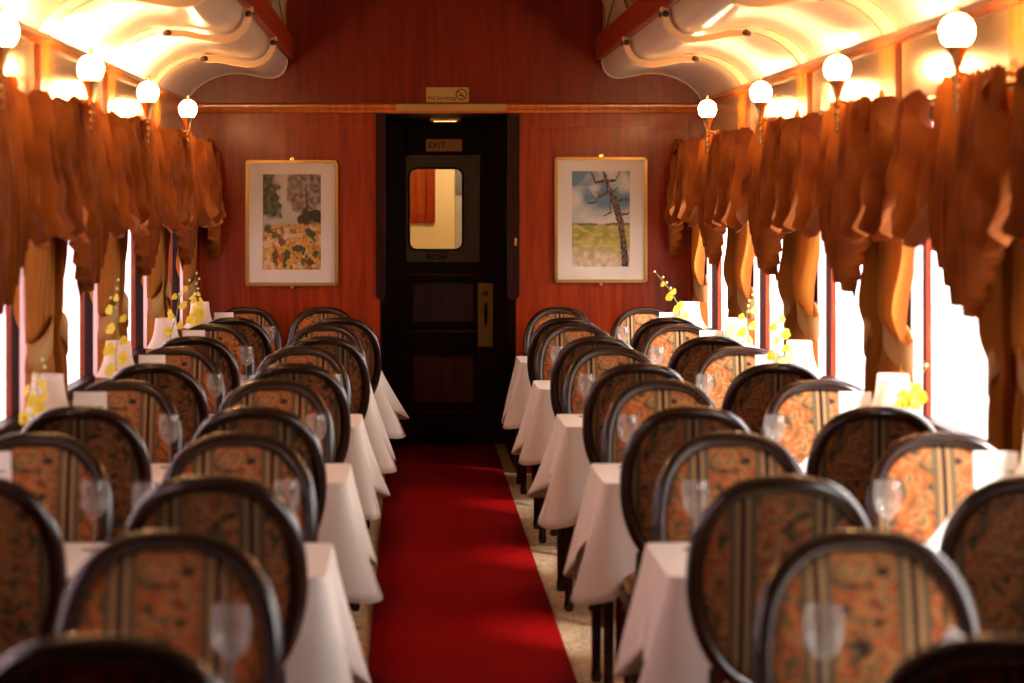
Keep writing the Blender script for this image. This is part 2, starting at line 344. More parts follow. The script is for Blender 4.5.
obj('lamp_housing', B(-.10, .10, -.05, .05, -.02, 0, bev=.005), 'brass', dl); obj('diffuser', B(-.075, .075, -.03, .03, -.024, -.018, bev=.003), 'lampdisc', dl)
# vestibule seen through the door window
bm = bmesh.new(); box(bm, -1.2, 1.2, 16.3, 16.36, 0, 2.4); struct('wall_vestibule', bm, 'far_cream', smooth=False)
bm = bmesh.new(); box(bm, -1.2, -1.14, YD+.1, 16.36, 0, 2.4); box(bm, 1.14, 1.2, YD+.1, 16.36, 0, 2.4); box(bm, -1.2, 1.2, YD+.06, 16.36, 2.4, 2.46)
box(bm, -1.2, OL, YD+.05, YD+.1, 0, 2.4); box(bm, OR, 1.2, YD+.05, YD+.1, 0, 2.4); box(bm, OL, OR, YD+.05, YD+.1, OT, 2.4)
struct('wall_vestibule_side', bm, 'far_cream', smooth=False)
bm = bmesh.new(); box(bm, -1.2, 1.2, 15.6, 16.36, -.05, 0); struct('floor_vestibule', bm, 'red_carpet', smooth=False)
vp = thing('vestibule_panel', 'orange wood panel with dark frame seen through the door window', 'panel', (-.42, 16.3, 1.45))
obj('panel_board', B(-.35, .36, -.02, 0, 0.10, .8), 'pilaster_dark', vp, smooth=False)
bm = bmesh.new(); box(bm, .33, .40, -.035, 0, .06, .85, bev=.004); box(bm, -.4, .329, -.033, 0, .06, .13, bev=.004); obj('panel_frame', bm, 'mahogany', vp)
struct('trim_7', B(.135, .22, 16.27, 16.3, .4, 1.72, bev=.003), 'shade'); struct('trim_8', B(.135, .22, 16.27, 16.3, 1.72, 2.2, bev=.003), 'frame_metal')
vl = bpy.data.lights.new('vestibule_lamp', 'POINT'); vlo = bpy.data.objects.new('vestibule_lamp', vl); C.objects.link(vlo)
vl.energy = 22; vl.color = (1, .78, .48); vl.shadow_soft_size = .12; vlo.location = (.25, 15.5, 2.2)

# ------------------------------------------------------------------ side walls, windows, cove ceiling
SILL, WTOP, WHW = .86, 2.0, .66
PROF = [(.97, 2.555), (.972, 2.525), (.98, 2.494), (.995, 2.467), (1.02, 2.447), (1.05, 2.438), (1.085, 2.436), (1.15, 2.446), (1.23, 2.463), (1.31, 2.465), (1.37, 2.453), (1.43, 2.433), (1.485, 2.405), (1.53, 2.370), (1.562, 2.335), (1.59, 2.288)]
def prof_at(d):      # profile pushed towards the room by d
    out = []
    for i, (x, z) in enumerate(PROF):
        a = Vector(PROF[max(i-1, 0)]); b_ = Vector(PROF[min(i+1, len(PROF)-1)]); t_ = (b_-a).normalized(); n_ = Vector((t_.y, -t_.x))
        if n_.y > 0: n_ = -n_
        if i == 0: n_ = Vector((-1, 0))
        out.append((x + n_.x*d, z + n_.y*d))
    return out
wn = 0
for sgn, side in ((1, 'right'), (-1, 'left')):
    def X(a, b2): return (min(sgn*a, sgn*b2), max(sgn*a, sgn*b2))
    bm = bmesh.new()
    box(bm, *X(WX, WX+.08), YN, YB+.1, 0, SILL); box(bm, *X(WX, WX+.08), YN, YB+.1, WTOP, 2.5)
    edges = [YN] + [v for wy in WY for v in (wy-WHW, wy+WHW)] + [YB+.1]
    edges = [e for e in edges]
    prev = YN
    for wy in WY:
        if wy - WHW > prev: box(bm, *X(WX, WX+.08), prev, wy-WHW, SILL, WTOP)
        prev = wy + WHW
    box(bm, *X(WX, WX+.08), prev, YB+.1, SILL, WTOP)
    struct('wall_'+side, bm, 'mahogany', smooth=False)
    bm = bmesh.new()
    grid(bm, 2, len(PROF), lambda u, v: Vector((sgn*PROF[round(v*(len(PROF)-1))][0], YN + (YB-YN)*u, PROF[round(v*(len(PROF)-1))][1])))
    struct('ceiling_cove_'+side, bm, 'cream')
    bm = bmesh.new(); sweep(bm, [(sgn*a, YB-.008, z) for a, z in PROF], .007, n=8); struct('trim_arch_'+side, bm, 'cream')
    bm = bmesh.new()                    # glossy frieze above the windows
    box(bm, *X(WX-.012, WX), YN, YB, 2.02, 2.27); struct('frieze_'+side, bm, 'gloss_panel', smooth=False)
    bm = bmesh.new()                    # cornice under the cove
    pr = [(1.60, 2.25), (1.565, 2.255), (1.55, 2.268), (1.555, 2.282), (1.575, 2.30), (1.60, 2.305)]
    vs = [[bm.verts.new((sgn*a, y, z)) for a, z in pr] for y in (YN, YB)]
    for i in range(len(pr)-1): bm.faces.new((vs[0][i], vs[1][i], vs[1][i+1], vs[0][i+1]))
    struct('cornice_'+side, bm, 'pilaster')
    bm = bmesh.new()                    # long beam at the clerestory edge
    box(bm, *X(.93, .972), YN, YB, 2.548, 2.69, bev=.006); struct('beam_'+side, bm, 'mahogany', smooth=False)
    bm = bmesh.new()                    # clerestory wall and deck
    cl = [(.972, 2.69), (.99, 2.72), (.985, 2.86), (.94, 3.0), (.80, 3.1), (.5, 3.16), (0, 3.18)]
    grid(bm, 2, len(cl), lambda u, v: Vector((sgn*cl[round(v*(len(cl)-1))][0], YN + (YB-YN)*u, cl[round(v*(len(cl)-1))][1])))
    struct('ceiling_clerestory_'+side, bm, 'clerestory')
    bm = bmesh.new()
    for wy in WY:                       # gilt lines and arched outline on each clerestory panel
        for dy in (-.80, -.76, .76, .80): box(bm, *X(.972, .985), wy+dy-.004, wy+dy+.004, 2.69, 2.9)
        pts = [(sgn*.978, wy-.7+1.4*j/24, 2.70+.16*sin(pi*j/24)) for j in range(25)]
        sweep(bm, pts, .006, n=6, up=Vector((1, 0, 0)))
    struct('trim_clerestory_'+side, bm, 'brass_dull', smooth=False)
    for k, ly in enumerate(LY):
        bm = bmesh.new()                # pilaster between windows
        box(bm, *X(WX-.03, WX), ly-.14, ly+.14, 0, 1.97, bev=.004)
        struct('pilaster_%s' % side if k == 0 else 'pilaster_%s' % side, bm, 'mahogany', smooth=False)
        bm = bmesh.new(); box(bm, *X(WX-.034, WX), ly-.13, ly+.13, 1.97, 2.25, bev=.004); struct('pilaster_cap_%s' % side, bm, 'pilaster', smooth=False)  # top of the same pilaster, lamplight put into its orange colour
        bm = bmesh.new()
        q = prof_at(.004)
        for dy in (-.13, .13):
            pts = [(sgn*a, ly+dy, z) for a, z in q if a > 1.33]
            sweep(bm, pts, .0022, n=6)
        struct('trim_cove_'+side, bm, 'brass_dull')
        if ly > 2:                      # curved strap bracket across the bulge
            st_ = thing('ceiling_bracket', 'curved cream ceiling strap with dark scrolled ends, %s side, %s' % (side, {4: 'nearest and overhead', 5: 'second', 6: 'second farthest', 7: 'farthest'}.get(k, 'number')), 'bracket', (sgn*1.1, ly, 2.44), group='curved straps on the cove ceiling')
            q = [p for p in prof_at(.030) if p[0] < 1.36]
            bm = bmesh.new()
            vs = [[bm.verts.new((sgn*(a-1.1), dy, z-2.44)) for (a, z) in q] for dy in (-.035, .035)]
            for i in range(len(q)-1): bm.faces.new((vs[0][i], vs[1][i], vs[1][i+1], vs[0][i+1]))
            o = obj('strap', bm, 'strap', st_, smooth=False); solid(o, .030)
            for j, (a, z) in enumerate((q[1], q[-1])):
                bm = bmesh.new(); cxx, czz = sgn*(a-1.1), z-2.44
                for dd in (-.035, 0, .035):
                    lathe(bm, [(.0, -.014), (.012, -.012), (.018, 0), (.012, .012), (.0, .014)], (cxx + sgn*(.012 if dd == 0 else 0)*(1 if j else -1), dd, czz), 10)
                box(bm, cxx-.008, cxx+.008, -.045, .045, czz-.01, czz+.016, bev=.003)
                obj('scroll_end', bm, 'iron', st_)
    for k, wy in enumerate(WY):
        wn += 1
        wdo = bpy.data.objects.new('window_%d' % wn, None); C.objects.link(wdo); wdo['kind'] = 'structure'; wdo.location = (sgn*WX, wy, SILL)
        bm = bmesh.new(); f = .045; H = WTOP-SILL
        def XX(a, b2): return (min(sgn*a, sgn*b2), max(sgn*a, sgn*b2))
        box(bm, *XX(-.01, .05), -WHW, -WHW+f, 0, H, bev=.004); box(bm, *XX(-.01, .05), WHW-f, WHW, 0, H, bev=.004)
        box(bm, *XX(-.01, .05), -WHW, WHW, 0, f, bev=.004); box(bm, *XX(-.01, .05), -WHW, WHW, H-f, H, bev=.004)
        box(bm, *XX(.0, .04), -WHW, WHW, .78, .81, bev=.004)
        obj('window_frame', bm, 'mahogany_dark', wdo, smooth=False)
        bm = bmesh.new(); box(bm, *XX(.022, .027), -WHW, WHW, 0, H); obj('window_pane', bm, 'pane', wdo, smooth=False)
        bm = bmesh.new(); box(bm, *XX(-.05, .0), -WHW-.02, WHW+.02, -.03, 0, bev=.006); obj('window_sill', bm, 'mahogany', wdo)
bm = bmesh.new(); box(bm, -WX, WX, YN-.1, YN, 0, 3.3); struct('wall_front', bm, 'mahogany', smooth=False)
bm = bmesh.new(); box(bm, -1.75, 1.75, YN-.1, YB+.1, 3.2, 3.25); box(bm, .97, 1.75, YN-.1, YB+.1, 2.6, 2.64); box(bm, -1.75, -.97, YN-.1, YB+.1, 2.6, 2.64)
box(bm, -1.05, -1.01, YN, YB+.1, 2.6, 3.2); box(bm, 1.01, 1.05, YN, YB+.1, 2.6, 3.2)
box(bm, -1.7, -1.66, YN, YB+.1, 2.45, 2.64); box(bm, 1.66, 1.7, YN, YB+.1, 2.45, 2.64)
struct('roof', bm, 'mahogany_dark', smooth=False)

# ------------------------------------------------------------------ paintings
def painting(cx, cz, wd, ht, fn, label):
    P = thing('framed_picture', label, 'picture', (cx, YB-.014, cz), group=None)
    fw = .020
    bm = bmesh.new()
    pts = [(-wd/2+fw/2, 0, -ht/2+fw/2), (wd/2-fw/2, 0, -ht/2+fw/2), (wd/2-fw/2, 0, ht/2-fw/2), (-wd/2+fw/2, 0, ht/2-fw/2)]
    for (x0, x1, z0, z1) in ((-wd/2, wd/2, -ht/2, -ht/2+fw), (-wd/2, wd/2, ht/2-fw, ht/2), (-wd/2, -wd/2+fw, -ht/2, ht/2), (wd/2-fw, wd/2, -ht/2, ht/2)):
        box(bm, x0, x1, -.030, .0, z0, z1, bev=.006)
    obj('picture_frame', bm, 'gilt', P)
    obj('mount_board', B(-wd/2+.01, wd/2-.01, -.012, -.004, -ht/2+.01, ht/2-.01), 'mount', P, smooth=False)
    iw, ih = wd*.625, ht*.760; z_off = .006
    bm = bmesh.new(); nu, nv = 110, 160
    vs = grid(bm, nu+1, nv+1, lambda u, v: Vector(((u-.5)*iw, -.0135, (v-.5)*ih + z_off)))
    me = bpy.data.meshes.new('painted_sheet'); bm.to_mesh(me); bm.free(); me.materials.append(M['painting'])
    ca = me.color_attributes.new('paint', 'FLOAT_COLOR', 'POINT')
    for i, v in enumerate(me.vertices):
        u_, v_ = v.co.x/iw+.5, (v.co.z-z_off)/ih+.5; c = fn(u_, v_); ca.data[i].color = (*c, 1)
    o = bpy.data.objects.new('painted_sheet', me); C.objects.link(o); o.parent = P
    bm = bmesh.new(); box(bm, -wd/2+fw, wd/2-fw, -.018, -.016, -ht/2+fw, ht/2-fw); obj('picture_glass', bm, 'pane', P, smooth=False)
    bm = bmesh.new(); box(bm, -.012, .012, -.022, -.002, ht/2, ht/2+.016, bev=.003); box(bm, -.012, .012, -.022, -.002, -ht/2-.016, -ht/2, bev=.003); obj('mounting_clip', bm, 'brass', P)
def nz(x, y, s, k=0): return noise.noise(Vector((x*s, y*s*1.4, k)))
def lerp(a, b_, t_): t_ = max(0, min(1, t_)); return tuple(a[i]*(1-t_) + b_[i]*t_ for i in range(3))
def segd(px, py, a, b_):
    ax, ay = a; bx, by = b_; dx, dy = bx-ax, by-ay; t_ = max(0, min(1, ((px-ax)*dx+(py-ay)*dy)/(dx*dx+dy*dy))); return math.hypot(px-ax-dx*t_, py-ay-dy*t_), t_
def sm(a, b_, x):
    t_ = max(0, min(1, (x-a)/(b_-a))); return t_*t_*(3-2*t_)
def autumn(u, v):
    c = lerp((.34, .28, .24), (.56, .48, .42), .5 + nz(u, v, 4, 1))
    c = lerp(c, (.55, .47, .38), sm(.66, .58, v)*sm(.42, .50, v)*.8)
    w_ = .30 + .10*nz(u, v, 9, 2) + .05*sin(v*60)*(.5+nz(u, v, 5, 8)) - .12*sm(.75, 1.0, v)
    pine = sm(w_ + .03, w_ - .03, u)*sm(.50, .60, v + .05*nz(u, v, 12, 1))
    c = lerp(c, lerp((.012, .022, .010), (.10, .13, .06), .42 + 1.3*nz(u, v, 14, 4)), pine)
    d = math.hypot((u-.74)/.34, (v-.82)/.27) + .35*nz(u, v, 7, 5)
    c = lerp(c, lerp((.08, .04, .035), (.38, .24, .20), .5 + 1.2*nz(u, v, 16, 6)), sm(1.08, .9, d)*.85)
    dd, _ = segd(u + .01*nz(u, v, 12, 2), v, (.77, .52), (.74, .84)); c = lerp(c, (.05, .03, .025), sm(.028, .010, dd)*.8)
    d = math.hypot((u-.84)/.24, (v-.54)/.09) + .5*nz(u, v, 9, 2); c = lerp(c, (.035, .032, .02), sm(1.1, .85, d))
    e = sm(.50, .45, v + .05*nz(u, v, 9, 7))
    if e > 0:
        a = nz(u, v, 6.5, 8) + .55*nz(u, v, 15, 9) + .2*nz(u, v, 34, 3)
        q = lerp((.70, .48, .28), (.62, .20, .03), sm(-.40, -.18, a)); q = lerp(q, (.70, .36, .035), sm(-.12, .04, a)); q = lerp(q, (.62, .46, .10), sm(.10, .2, a)); q = lerp(q, (.10, .10, .03), sm(.24, .36, a))
        g2 = nz(u, v, 8, 21); q = lerp(q, (.42, .08, .02), sm(.22, .36, g2)*.8); q = lerp(q, (.72, .56, .42), sm(.22, .34, nz(u, v, 9, 33))*.7)
        for (x, y, rx, ry, k) in ((.60, .22, .09, .05, 1), (.80, .38, .10, .045, 1), (.22, .14, .05, .10, 2), (.32, .30, .08, .04, 2), (.76, .08, .12, .04, 1), (.10, .46, .08, .05, 1)):
            d = math.hypot((u-x)/rx, (v-y)/ry) + .7*nz(u, v, 14, 9+k); q = lerp(q, (.045, .06, .025) if k == 1 else (.13, .035, .02), sm(1.1, .7, d)*.9)
        c = lerp(c, q, e)
    return c
BR = [((.93, -.02), (.90, .20), .060, .055), ((.90, .20), (.84, .46), .055, .05), ((.84, .46), (.74, .68), .055, .05), ((.74, .68), (.62, .84), .045, .032), ((.62, .84), (.54, 1.02), .032, .022), ((.64, .79), (.46, .73), .022, .014), ((.46, .73), (.40, .67), .014, .012), ((.40, .67), (.27, .665), .012, .006), ((.40, .70), (.27, .82), .007, .004),
      ((.57, .90), (.40, .88), .020, .012), ((.40, .88), (.33, 1.0), .014, .008), ((.60, .90), (.74, .90), .016, .012), ((.74, .90), (.84, 1.0), .012, .006), ((.76, .67), (.90, .71), .022, .014), ((.90, .71), (1.0, .69), .014, .010), ((.67, .76), (.66, .62), .018, .012), ((.66, .62), (.68, .57), .012, .010), ((.68, .57), (.54, .53), .010, .005),
      ((.84, .55), (.96, .55), .016, .010), ((.96, .55), (1.0, .58), .010, .006), ((.70, .78), (.80, .83), .010, .005), ((.50, .75), (.40, .79), .006, .004), ((.76, .70), (.70, .74), .03, .02)]
def tree(u, v):
    s = nz(u, v, 2.6, 1) + .35*nz(u, v, 6, 2)
    c = lerp((.08, .22, .34), (.66, .64, .60), .5 + 1.5*s - (.25 if v > .85 else 0))
    c = lerp(c, (.66, .62, .56), sm(.66, .54, v)*.6)
    e = sm(.455, .44, v)
    g = lerp((.52, .42, .10), (.30, .28, .05), .5 + 1.2*nz(u, v, 5, 3)); g = lerp(g, (.60, .50, .22), sm(.1, .3, nz(u, v*2, 9, 13))*.7)
    g = lerp(g, lerp((.55, .32, .16), (.72, .60, .46), .5 + 1.3*nz(u, v, 10, 5)), sm(.24, .10, v + .08*nz(u, v, 7, 4)))
    c = lerp(c, g, e)
    c = lerp(c, (.09, .14, .12), sm(.018, .008, abs(v - .445 - .008*nz(u, 0, 9, 6)))*sm(-.1, .2, nz(u, 0, 5, 2) + .2))
    for a, b_, r0, r1 in BR:
        d, t_ = segd(u + .014*nz(u, v, 14, 9), v, a, b_)
        r = r0*(1-t_) + r1*t_
        if d < r: return lerp((.025, .015, .015), (.20, .12, .10), .4 + 1.3*nz(u, v, 24, 8))
    return c
painting(-.9385, 1.541, .570, .772, autumn, 'gilt-framed picture of trees over orange autumn flowers, left of the doorway')
painting(.961, 1.560, .570, .772, tree, 'gilt-framed picture of a bare leaning tree under blue sky, right of the doorway')

# ------------------------------------------------------------------ chairs (built facing -y)
ZC = .775
def oval(t_, hw=.200, hh=.246, n=2.6):
    c_, s_ = cos(t_), sin(t_)
    x = math.copysign(abs(c_)**(2/n), c_); z = math.copysign(abs(s_)**(2/n), s_)
    k = 1 - .17*max(0, -z)**1.3
    return hw*x*k, ZC + hh*z
def back_y(x, z): return .165 + (z-.48)*.13 - .7*x*x
def make_chair():
    t_ = thing('dining_chair', 'x', 'chair')
    bm = bmesh.new(); n = 56
    sweep(bm, [(lambda p: (p[0], back_y(*p), p[1]))(oval(2*pi*i/n)) for i in range(n)], .021, .023, closed=True, n=12)
    for s in (-1, 1): sweep(bm, [(s*.150, .155, .37), (s*.152, .160, .46), (s*.146, back_y(.146, .56)+.004, .58)], .020, .018, n=8)
    obj('back_frame', bm, 'walnut', t_)
    bm = bmesh.new(); m_ = 40                      # padded back, both faces
    rs = [0, .25, .5, .72, .88, .96, 1.0]
    def ring(r, side):
        out = []
        for i in range(m_):
            x, z = oval(2*pi*i/m_, .188, .234); x *= r; z = ZC + (z-ZC)*r
            out.append(bm.verts.new((x, back_y(x, z) + side*(.030 if side < 0 else .016)*sqrt(max(0, 1-r*r)) , z)))
        return out
    def shell(rr, d):
        cpt = bm.verts.new((0, back_y(0, ZC) + d, ZC))
        for i in range(m_): bm.faces.new((cpt, rr[0][i], rr[0][(i+1) % m_]))
        for a, b_ in zip(rr, rr[1:]):
            for i in range(m_): bm.faces.new((a[i], a[(i+1) % m_], b_[(i+1) % m_], b_[i]))
    shell([ring(r, -1) for r in rs[1:]], -.030); obj('backrest', bm, 'tapestry', t_)
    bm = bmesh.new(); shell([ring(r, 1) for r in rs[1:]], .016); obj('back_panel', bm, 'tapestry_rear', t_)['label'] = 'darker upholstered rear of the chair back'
    def seat_out(a, k=1):
        c_, s_ = cos(a), sin(a); x = math.copysign(abs(c_)**.7, c_); y = math.copysign(abs(s_)**.7, s_)
        return x*(.182 - .018*y)*k, y*.172*k - .010
    bm = bmesh.new()
    prof = [(0, .492), (.5, .488), (.8, .475), (.95, .455), (1.0, .438), (1.0, .425), (.0, .425)]
    rings = [[bm.verts.new((*seat_out(2*pi*i/32, max(r, .001)), z)) for i in range(32)] for r, z in prof]
    for a, b_ in zip(rings, rings[1:]):
        for i in range(32): bm.faces.new((a[i], a[(i+1) % 32], b_[(i+1) % 32], b_[i]))
    obj('seat', bm, 'tapestry', t_)
    bm = bmesh.new()
    rings = [[bm.verts.new((*seat_out(2*pi*i/32, r), z)) for i in range(32)] for r, z in ((1.03, .365), (1.04, .40), (1.03, .43), (.9, .43), (.9, .365))]
    for a, b_ in zip(rings, rings[1:] + rings[:1]):
        for i in range(32): bm.faces.new((a[i], a[(i+1) % 32], b_[(i+1) % 32], b_[i]))
    obj('seat_rail', bm, 'walnut', t_)
    for s in (-1, 1):
        bm = bmesh.new(); lathe(bm, [(.014, 0), (.020, .01), (.017, .035), (.023, .2), (.027, .30), (.021, .315), (.029, .33), (.029, .40)], (s*.150, -.140, 0), 14); obj('leg', bm, 'walnut', t_)
        bm = bmesh.new(); sweep(bm, [(s*.150, .185, 0), (s*.150, .165, .2), (s*.150, .150, .40)], [.019, .023, .025], n=8); obj('leg', bm, 'walnut', t_)
    return t_
XS = {('left', 'aisle'): [(-.674, -.66), (-.68, -.665), (-.695, -.69), (-.69, -.666), (-.66, -.62), (-.735, -.585)],
      ('left', 'window'): [(-1.235, -1.235), (-1.235, -1.235), (-1.235, -1.23), (-1.23, -1.225), (-1.23, -1.23), (-1.19, -1.175)],
      ('right', 'aisle'): [(.658, .655), (.66, .655), (.68, .655), (.665, .685), (.655, .67), (.683, .655)],
      ('right', 'window'): [(1.235, 1.235), (1.235, 1.235), (1.243, 1.235), (1.22, 1.225), (1.18, 1.21), (1.20, 1.20)]}
chair = make_chair(); used = False
def place_chair(x, y, rz, label, group):
    global used
    o = copy_tree(chair) if used else chair
    used = True
    o.location = (x, y, 0); o.rotation_euler = (0, 0, rz); o['label'] = label; o['group'] = group
for sgn, side in ((-1, 'left'), (1, 'right')):
    for col, cxx in (('aisle', .658), ('window', 1.235)):
        for i in range(6):
            if col == 'window' and i == 0: continue
            k = i+1 if col == 'aisle' else i
            o_ = 'farthest' if i == 5 else ORD[k]
            cx_ = sgn*cxx; xa, xb = XS[(side, col)][i]
            place_chair(xa, ATOP[i]-.236, random.uniform(-.03, .03), 'striped tapestry chair facing the viewer, %s of those in the %s %s column' % (o_, side, col), 'chairs facing the viewer')
            place_chair(xb, BTOP[i]+.236, pi + random.uniform(-.03, .03), 'dark-framed chair turned away from the viewer, %s of those in the %s %s column' % (o_, side, col), 'chairs turned away')

# ------------------------------------------------------------------ tables, cloths and settings
TX0, TX1, TH = .4225, 1.462, .750
def cloth(cx, cy, seed, sgn, flare=0):
    a, b_, rc = (TX1-TX0)/2 + .004, .262, .03
    rnd = random.Random(seed); bm = bmesh.new()
    # perimeter of rounded rectangle
    pts = []
    segs = 26
    for (qx, qy, a0) in ((1, 1, 0), (-1, 1, pi/2), (-1, -1, pi), (1, -1, 3*pi/2)):
        for j in range(9):
            an = a0 + pi/2*j/8; pts.append((qx*(a-rc) + rc*cos(an), qy*(b_-rc) + rc*sin(an), cos(an), sin(an)))
        nx, ny = {0: (-1, 1), pi/2: (-1, -1), pi: (1, -1), 3*pi/2: (1, 1)}[a0]
        x0, y0 = pts[-1][0], pts[-1][1]
        nxt = {0: (-(a-rc), b_), pi/2: (-a, -(b_-rc)), pi: (a-rc, -b_), 3*pi/2: (a, b_-rc)}[a0]
        for j in range(1, segs):
            tt = j/segs; pts.append((x0 + (nxt[0]-x0)*tt, y0 + (nxt[1]-y0)*tt, cos(a0+pi/2), sin(a0+pi/2)))
    # arc length & corner proximity
    n = len(pts); ph = [rnd.uniform(0, 6.3) for _ in range(4)]; kd = {(sx_, sy_): rnd.uniform(.34, .42) for sx_ in (1, -1) for sy_ in (1, -1)}
    rows = []; NV = 12; Ls = 0; arc = []
    for i in range(n):
        arc.append(Ls); q = pts[(i+1) % n]; Ls += math.hypot(q[0]-pts[i][0], q[1]-pts[i][1])
    top = [bm.verts.new((p[0]*.97, p[1]*.95, 0)) for p in pts]
    prevr = top
    for j in range(NV+1):
        v = j/NV; row = []
        for i, (x, y, nx, ny) in enumerate(pts):
            cr = min(math.hypot(x-qx*a, y-qy*b_) for qx in (1, -1) for qy in (1, -1))
            ck = (1 if x > 0 else -1, 1 if y > 0 else -1)
            cc = exp(-(cr/.085)**2); c2 = exp(-(cr/.15)**2)
            room = (sgn*x < 0)                      # aisle end may flare out
            D = .235 + (kd[ck]-.225)*max(0, 1-cr/.17) + .010*sin(arc[i]*9 + ph[0])
            fl_ = (.030 + (.085+flare)*cc - .03*(c2-cc)) if room or 0 else .004
            if abs(ny) > .7 and cc < .5: fl_ = .004
            wave = .016*sin(arc[i]*30 + ph[1]) + .007*sin(arc[i]*57 + ph[2])
            if abs(ny) > .7: wave *= .45
            off = (v**1.1)*(fl_ + wave*v)
            ox, oy = nx*off, ny*off*(.35 if abs(ny) > .3 else 1)
            z = -.006*(1-cos(min(v*6, 1)*pi/2)) - D*v
            if not room and sgn*x > a-.02: z = -.06*v - .004
            row.append(bm.verts.new((x + ox, y + oy, z)))
        for i in range(n): bm.faces.new((prevr[i], prevr[(i+1) % n], row[(i+1) % n], row[i]))
        prevr = row
    c0 = bm.verts.new((0, 0, .0))
    for i in range(n): bm.faces.new((c0, top[i], top[(i+1) % n]))
    o = obj('tablecloth', bm, 'linen', loc=(cx, cy, TH+.0045)); solid(o, .0025, 0); return o
def make_table():
    t_ = thing('dining_table', 'x', 'table')
    hx = (TX1-TX0)/2
    obj('tabletop', B(-hx, hx, -.255, .255, -.028, 0, bev=.004), 'walnut', t_, loc=(0, 0, TH), smooth=False)
    for sy in (-1, 1):
        bm = bmesh.new(); lathe(bm, [(.016, 0), (.021, .015), (.017, .05), (.020, .5), (.022, TH-.03)], (-hx+.014, sy*.225, 0), 10); obj('leg', bm, 'walnut', t_)
    bm = bmesh.new(); box(bm, hx, WX-TX1+hx-.03, -.04, .04, TH-.05, TH-.02, bev=.004); sweep(bm, [(hx+.10, 0, TH-.20), (hx-.15, 0, TH-.03)], .012, n=8); obj('wall_bracket', bm, 'iron', t_)
    return t_
table = make_table(); tu = False

def spin(name, prof, m, parent, c=(0, 0, 0), n=24, **k):
    bm = bmesh.new(); lathe(bm, prof, c, n); return obj(name, bm, m, parent, **k)
# lamp, glass, card, napkin, orchid prototypes
def make_lamp():
    t_ = thing('table_lamp', 'x', 'lamp')
    spin('lamp_base', [(.045, 0), (.046, .008), (.028, .016), (.012, .030), (.010, .06), (.016, .075), (.009, .09), (.008, .20), (.014, .215), (0, .235)], 'brass', t_)
    bm = bmesh.new(); pr = [(.050, .332), (.052, .31), (.055, .28), (.061, .25), (.070, .222), (.083, .198), (.093, .187), (.094, .183)]
    n = 32; rings = []
    for r, z in pr: rings.append([bm.verts.new(((r*(1+.018*abs(cos(4*2*pi*i/n))))*cos(2*pi*i/n), (r*(1+.018*abs(cos(4*2*pi*i/n))))*sin(2*pi*i/n), z)) for i in range(n)])
    for a, b_ in zip(rings, rings[1:]):
        for i in range(n): bm.faces.new((a[i], a[(i+1) % n], b_[(i+1) % n], b_[i]))
    o = obj('lamp_shade', bm, 'shade', t_); solid(o, .002)
    return t_
def make_glass():
    t_ = thing('wine_glass', 'x', 'glass')
    spin('bowl', [(.004, .082), (.018, .090), (.030, .105), (.036, .125), (.0365, .150), (.033, .182), (.032, .182), (.0350, .150), (.0345, .126), (.028, .107), (.016, .093), (0, .088)], 'glass', t_, n=28)
    spin('stem', [(.033, 0), (.032, .003), (.012, .006), (.0045, .014), (.0038, .05), (.0045, .078), (.006, .084), (0, .085)], 'glass', t_, n=20)
    return t_
def make_card():
    t_ = thing('menu_card', 'x', 'card')
    bm = bmesh.new()
    for s in (-1, 1):
        vs = [bm.verts.new(p) for p in ((-.056, s*.045, .002), (.056, s*.045, .002), (.056, s*.002, .268), (-.056, s*.002, .268))]; bm.faces.new(vs)
    o = obj('folded_sheet', bm, 'card', t_, smooth=False); solid(o, .002)
    def yy(z): return -.045 + .043*(z-.002)/.266 - .0022
    bm = bmesh.new()
    for k in range(5):
        a = 2*pi*k/5; c_ = (-.018 + .016*cos(a), .150 + .016*sin(a))
        f_ = [bm.verts.new((c_[0] + .010*cos(q*pi/4), yy(c_[1] + .010*sin(q*pi/4)), c_[1] + .010*sin(q*pi/4))) for q in range(8)]; bm.faces.new(f_)
    obj('printed_flower', bm, 'card_print', t_, smooth=False)
    bm = bmesh.new()
    for k in range(7):
        z = .215 - .02*k; f_ = [bm.verts.new((x, yy(zz), zz)) for x, zz in ((.026, z), (.046, z), (.046, z+.006), (.026, z+.006))]; bm.faces.new(f_)
    obj('printed_lines', bm, 'card_green', t_, smooth=False)
    return t_
def make_napkin():
    bm = bmesh.new()
    # fan-folded napkin standing in a cone, tip leaning
    n = 20; rings = []
    for j in range(9):
        v = j/8; r = .040 - .018*v
        rings.append([bm.verts.new((r*cos(2*pi*i/n)*1.1*(1+.16*(i % 2)) + .10*v, r*.5*sin(2*pi*i/n)*(1+.16*(i % 2)), .002 + .135*v - (.022*v*cos(2*pi*i/n)))) for i in range(n)])
    for a, b_ in zip(rings, rings[1:]):
        for i in range(n): bm.faces.new((a[i], a[(i+1) % n], b_[(i+1) % n], b_[i]))
    bm.faces.new(rings[-1]); bm.faces.new(rings[0])
    return tag(obj('folded_napkin', bm, 'napkin'), 'x', 'napkin')
